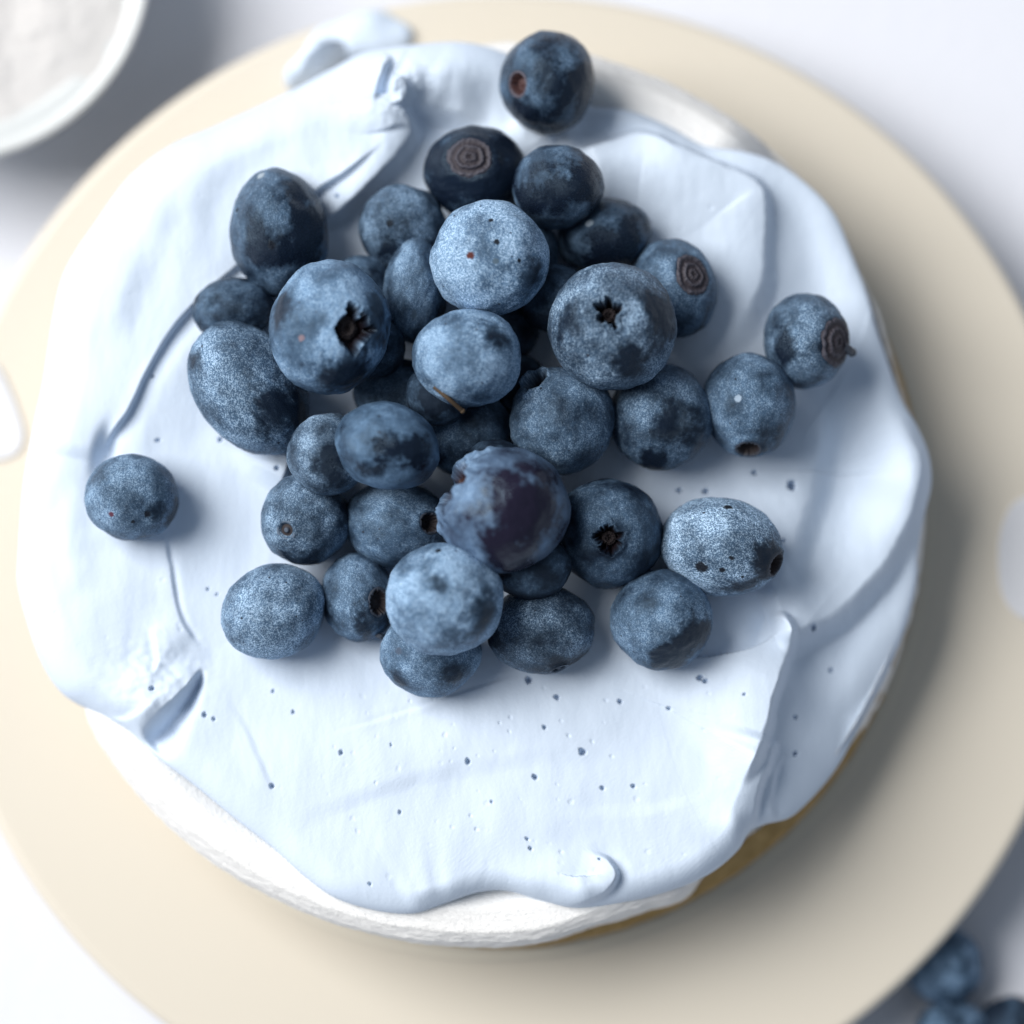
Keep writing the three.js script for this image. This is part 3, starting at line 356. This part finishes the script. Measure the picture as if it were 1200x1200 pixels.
const BERRIES = [
  // on the cream, round the heap
  { x: 642, y: 97, rx: 51, ry: 57, frost: .32, gloss: .24, c: [-.66, .12], t: 'hole', ac: .24, inside: [.05, .02, .02], rubs: [[.7, .1, .8, .6], [-.5, .65, .5, .5]], label: 'dark blueberry alone at the top edge of the cake' },
  { x: 155, y: 583, rx: 51, ry: 47, rot: 8, frost: .75, grain: 1.1, spots: [[-.35, .38, .07, [.10, .03, .05]], [.1, .55, .05], [.42, .4, .09]], dents: [[.4, .3, .4, .05]], label: 'blueberry lying alone at the left, away from the heap' },
  { x: 944, y: 400, rx: 46, ry: 52, frost: .62, grain: 1.3, c: [.72, .05], t: 'rings', ac: .5, stalk: [.86, .12, 1.02, .2, 4.5, 'nub'], rubs: [[.85, 0, .6, .7]], label: 'frosted blueberry at the far right with a nub on its right side' },
  { x: 878, y: 475, rx: 51, ry: 56, frost: .62, c: [-.05, .88], t: 'hole', ac: .26, spots: [[-.3, -.1, .08, [.3, .38, .48]]], rubs: [[.1, .75, .4, .3]], label: 'round blueberry just left below the far right one, dark hole at its lower edge' },
  { x: 321, y: 717, rx: 58, ry: 51, rot: -22, frost: .85, pale: 1.25, grain: 1.2, dents: [[.3, -.3, .5, .05]], label: 'frosted oval blueberry at the lower left end of the heap' },
  { x: 775, y: 726, rx: 56, ry: 54, frost: .7, rubs: [[.65, .3, .55, .8], [.2, .8, .5, .7]], label: 'blueberry at the lower right of the heap with a dark rubbed lower side' },
  { x: 790, y: 338, rx: 46, ry: 54, rot: -14, frost: .55, c: [.42, -.25], t: 'rings', ac: .42, label: 'blueberry showing a brown ringed calyx, right of the star topped one' },
  { x: 708, y: 276, rx: 51, ry: 41, rot: -12, frost: .40, gloss: .26, rubs: [[.3, .5, .9, .5]], spots: [[-.35, -.25, .10, [.3, .36, .42]]], label: 'dark oval blueberry at the upper right of the heap, small pale spot on it' },
  { x: 654, y: 219, rx: 49, ry: 46, frost: .42, gloss: .26, rubs: [[.65, -.2, .7, .7]], label: 'half dark blueberry right of the glossy black ringed one' },
  { x: 557, y: 201, rx: 56, ry: 50, frost: .05, gloss: .20, c: [-.1, -.22], t: 'rings', ac: .44, rubs: [[.6, .2, .9, .4], [-.7, .3, .6, .4]], label: 'glossy black blueberry with a ringed calyx facing up' },
  { x: 471, y: 266, rx: 48, ry: 46, rot: -20, frost: .58, grain: 1.3, spots: [[-.24, 0, .09]], rubs: [[.2, .7, .7, .5]], label: 'blueberry with one dark pinhole, left of the glossy black one' },
  { x: 274, y: 362, rx: 45, ry: 34, rot: -8, frost: .5, dents: [[-.4, -.1, .5, .1], [.2, -.5, .4, .06]], label: 'small dented blueberry tucked under the tall oval one at the left' },
  { x: 373, y: 562, rx: 25, ry: 22, frost: .35, deep: 1, label: 'tiny dark blueberry squeezed above the one with a small round stem scar' },
  { x: 358, y: 608, rx: 49, ry: 50, frost: .7, grain: 1.4, c: [-.36, .24], t: 'dot', ac: .17, label: 'blueberry with a small round stem scar at the left of the heap' },
  { x: 419, y: 700, rx: 40, ry: 48, rot: -10, frost: .66, c: [.62, .08], t: 'hole', ac: .32, rubs: [[.4, .5, .6, .4]], stalk: [.5, .84, .72, .96, 3.2, 'nub'], label: 'small blueberry with a dark hole facing right, beside the lowest one' },
  { x: 505, y: 766, rx: 55, ry: 47, frost: .82, rubs: [[.4, .4, .3, .5]], spots: [[-.62, -.1, .1, [.06, .08, .12]]], label: 'lowest blueberry of the heap, half under a big round one' },
  { x: 634, y: 737, rx: 59, ry: 49, rot: -6, frost: .5, grain: 1.7, c: [.35, .88], t: 'dot', label: 'speckled dark blueberry at the bottom of the heap, right of the lowest one' },
  { x: 712, y: 625, rx: 60, ry: 60, frost: .42, c: [.0, .1], t: 'star', ac: .3, label: 'shaded blueberry with an open calyx facing up, right of the torn one' },
  { x: 384, y: 532, rx: 44, ry: 45, frost: .66, grain: 1.5, label: 'frosted blueberry half hidden left under the smooth dark saddled one' },
  { x: 463, y: 460, rx: 46, ry: 38, frost: .6, label: 'half hidden blueberry low in the heap, left below the pale one with a brown stalk' },
  { x: 546, y: 508, rx: 51, ry: 47, frost: .55, label: 'blueberry in shade right under the pale one with a brown stalk' },
  { x: 422, y: 345, rx: 40, ry: 42, frost: .5, label: 'blueberry peeping out behind the folded one with a jagged hole' },
  { x: 610, y: 298, rx: 42, ry: 46, frost: .55, deep: 1, label: 'blueberry hidden behind the palest one, only its right rim showing' },
  { x: 650, y: 350, rx: 38, ry: 38, frost: .35, deep: 1, label: 'dark blueberry in the deep gap left of the star topped one' },
  { x: 592, y: 388, rx: 36, ry: 34, frost: .3, deep: 1, label: 'added dark filler blueberry deep between the palest one and the star topped one' },  // filler berry, added to darken the gap here
  { x: 580, y: 552, rx: 38, ry: 34, frost: .2, deep: 1, label: 'added dark filler blueberry deep behind the torn one' },  // added filler, keeps the hollow behind the torn berry dark
  { x: 514, y: 462, rx: 36, ry: 34, frost: .35, deep: 1, label: 'added dark filler blueberry in the gap left under the pale one with a brown stalk' },  // added filler that deepens the shade in this gap
  { x: 606, y: 452, rx: 34, ry: 34, frost: .3, deep: 1, label: 'added dark filler blueberry in the gap left above the one with a small crown' },  // mostly hidden filler, added to darken the middle of the heap
  { x: 436, y: 408, rx: 36, ry: 34, frost: .35, deep: 1, label: 'added dark filler blueberry low between the folded one and the pale stalked one' },  // added filler, blocks light low in the heap
  { x: 622, y: 664, rx: 44, ry: 36, frost: .25, deep: 1, label: 'dark blueberry in deep shade under the torn one' },
  { x: 845, y: 641, rx: 67, ry: 53, rot: 14, frost: .85, pale: 1.3, grain: 1.5, rubs: [[.72, .25, .42, 1.0], [.3, .8, .35, .6]], spots: [[-.38, .42, .13], [.12, -.82, .09], [-.05, .45, .06], [.1, .2, .05]], c: [.86, .3], t: 'hole', ac: .24, label: 'frosted oval blueberry at the right with a dark rubbed end' },
  { x: 775, y: 489, rx: 57, ry: 57, frost: .6, grain: 1.2, rubs: [[.25, .1, .5, .35], [-.2, .85, .35, .6]], dents: [[.1, .7, .5, .05]], label: 'round blueberry directly below the star topped one' },
  { x: 292, y: 455, rx: 58, ry: 80, rot: -36, frost: .72, grain: 1.3, rubs: [[.55, .3, .6, .7], [-.75, -.3, .3, .5]], dents: [[-.7, .2, .5, .05]], label: 'large oval blueberry slanting at the left edge of the heap' },
  { x: 327, y: 273, rx: 53, ry: 69, rot: -6, frost: .5, gloss: .26, rubs: [[.75, .1, .8, .7], [.45, -.62, .3, .5], [-.3, .35, .4, .4]], spots: [[-.3, -.85, .09, [.3, .36, .42]], [-.08, .25, .08], [-.8, -.3, .05]], dents: [[.45, -.55, .3, .05]], label: 'tall oval blueberry at the upper left of the heap' },
  { x: 487, y: 342, rx: 35, ry: 57, rot: 4, frost: .72, dents: [[.2, .35, .4, .08]], spots: [[0, .5, .12, [.05, .08, .12]]], label: 'narrow blueberry standing left of the palest one' },
  { x: 465, y: 614, rx: 58, ry: 48, rot: 8, frost: .72, grain: .9, c: [.66, -.04], t: 'hole', ac: .24, label: 'smooth blueberry with a round hole facing right, left of the torn one' },
  { x: 659, y: 492, rx: 57, ry: 58, frost: .62, grain: 1.1, c: [-.55, -.72], t: 'crown', ac: .3, label: 'blueberry with a small dark crown at its upper left, centre of the heap' },
  { x: 453, y: 523, rx: 58, ry: 47, rot: 14, frost: .7, gloss: .22, grain: .5, rubs: [[.2, .1, .5, .9], [.7, .1, .45, .7], [-.3, .6, .3, .5]], dents: [[.1, .62, .45, .06]], label: 'smooth blueberry with a dark saddle shaped rubbed patch' },
  { x: 386, y: 384, rx: 66, ry: 73, rot: 8, frost: .78, grain: .6, c: [.42, .06], t: 'crown', ac: .40, spike: .005, pale: 1.2, rubs: [[.85, 0, .55, .9], [.3, .7, .6, .9], [-.75, -.3, .3, .4]], dents: [[-.15, .1, .55, .09], [-.5, -.45, .4, .05]], spots: [[-.42, .2, .06, [.2, .14, .16]]], label: 'folded blueberry with a jagged dark hole on its right side' },
  { x: 718, y: 383, rx: 70, ry: 69, frost: .66, grain: 1.6, c: [-.1, -.18], t: 'star', ac: .26, rubs: [[.72, -.1, .5, .6], [-.75, -.05, .35, .5], [.25, .62, .35, .6]], label: 'big round blueberry with a star shaped calyx on top' },
  { x: 548, y: 419, rx: 59, ry: 54, frost: .88, pale: 1.3, grain: .7, rubs: [[.45, -.5, .45, .7]], stalk: [-.62, .62, -.2, .93, 2.6, 'twig'], label: 'pale blueberry with a brown stalk at its lower left, middle of the heap' },
  { x: 521, y: 702, rx: 64, ry: 61, frost: .92, pale: 1.35, grain: .8, rubs: [[.7, .2, .5, .6], [-.05, -.3, .22, .6], [.1, .7, .4, .3]], dents: [[-.05, -.3, .28, .05]], spots: [[-.1, -.86, .06]], label: 'big pale round blueberry with a ring shaped dent, near the bottom of the heap' },
  { x: 590, y: 597, rx: 72, ry: 68, rot: -14, frost: .55, purple: 1, gloss: .2, grain: .5, c: [-.90, -.40], t: 'crown', ac: .66, spike: .08, inside: [.03, .008, .006], rubs: [[.35, .05, .85, 1.0], [.1, .75, .5, .8]], lump: 1.1, label: 'big torn blueberry with a dark purple patch' },
  { x: 573, y: 303, rx: 65, ry: 63, frost: 1.0, pale: 1.5, grain: .8, spots: [[-.30, .02, .075, [.10, .022, .012]], [.14, -.22, .06], [.04, -.62, .05], [.12, .12, .06, [.08, .12, .16]], [.5, .1, .04]], rubs: [[.6, .5, .5, .35]], lump: 1.3, label: 'palest blueberry with a rust coloured dot, top of the heap' },
  // on the table
  { x: 1106, y: 1132, rx: 46, ry: 46, frost: .8, table: 1, deep: 1, group: 'blueberries on the table', label: 'blurred blueberry on the table half under the plate edge' },
  { x: 1116, y: 1216, rx: 46, ry: 44, frost: .75, table: 1, deep: 1, group: 'blueberries on the table', label: 'blurred paler blueberry on the table at the bottom picture edge' },
  { x: 1186, y: 1212, rx: 44, ry: 44, frost: .2, table: 1, deep: 1, group: 'blueberries on the table', label: 'blurred dark blueberry in the lower right corner of the picture' },
];
BERRIES.forEach((b, i) => blueberry(b, i + 1));

// the cream is laid once the berries have their places: it rises a little round each one that sinks into it
{
  const under = [[2, -1.0], [10, -1.6], [40, -2.0], [110, -1.2]], edgeH = new Float64Array(NA);
  const p0 = at(CX, CY, Y_TOP), px = at(CX + 1, CY, Y_TOP).sub(p0), py = at(CX, CY + 1, Y_TOP).sub(p0);
  const g = grid(NA, NR + under.length, (i, j) => {
    const a = i / NA * 2 * Math.PI, R = edgeR[i], [fall, w] = fallAt(i / NA * 360);
    let r, h;
    if (j <= NR) {
      const t = j / NR, s = 1 - Math.pow(1 - t, 1.12); r = R * s; const d = R - r;
      h = creamHeight(CX + r * Math.cos(a), CY + r * Math.sin(a), d); for (const b of sunk) { const q = Math.hypot(CX + r * Math.cos(a) - b[0], CY + r * Math.sin(a) - b[1]); if (q < b[2] + 40) h += q < b[2] ? .55 : .55 * Math.exp(-(((q - b[2]) / 11) ** 2)); }
      if (d < w) { const e = 1 - d / w; const k = 1 - Math.sqrt(Math.max(0, 1 - e * e)); h = lerp(h, -fall + .15 * h, k); }
      if (j === NR) edgeH[i] = h;
    } else { const [dr, dh] = under[j - NR - 1]; r = R - dr; h = edgeH[i] + dh; }
    const u = r * Math.cos(a), v = r * Math.sin(a);
    return [...toCake(p0.clone().addScaledVector(px, u).addScaledVector(py, v).add(new V3(0, h * MM, 0))), u * S / .03, v * S / .03];
  }, true);
  tag(mesh('cream', g, creamMat, cake), 'swirled pale blue cream topping with lips, folds and air holes');
  // a tongue of cream hanging down the far side
  const lobe = (px, py, y, a, b, h, turn, seed) => { const c = at(px, py, y), g = new THREE.SphereGeometry(1, 96, 64), q = g.attributes.position, ca = Math.cos(turn), sa = Math.sin(turn); for (let i = 0; i < q.count; i++) { const x = q.getX(i), y = q.getY(i), z = q.getZ(i), k = 1 + .14 * noise(x * 1.6 + seed, y * 1.6, z * 1.6); const X = x * a * k, Z = z * b * k; q.setXYZ(i, X * ca - Z * sa, y * h * k, X * sa + Z * ca); } g.translate(...toCake(c)); g.computeVertexNormals(); return g; };
  const drip = mergeGeometries([lobe(420, 58, Y_TOP - .026, .0088, .0052, .004, -.30, 4), lobe(370, 76, Y_TOP - .018, .0052, .0022, .008, -.62, 9)]);
  mesh('cream_drip', drip, creamMat, cake);
}

renderer.render(scene, camera);
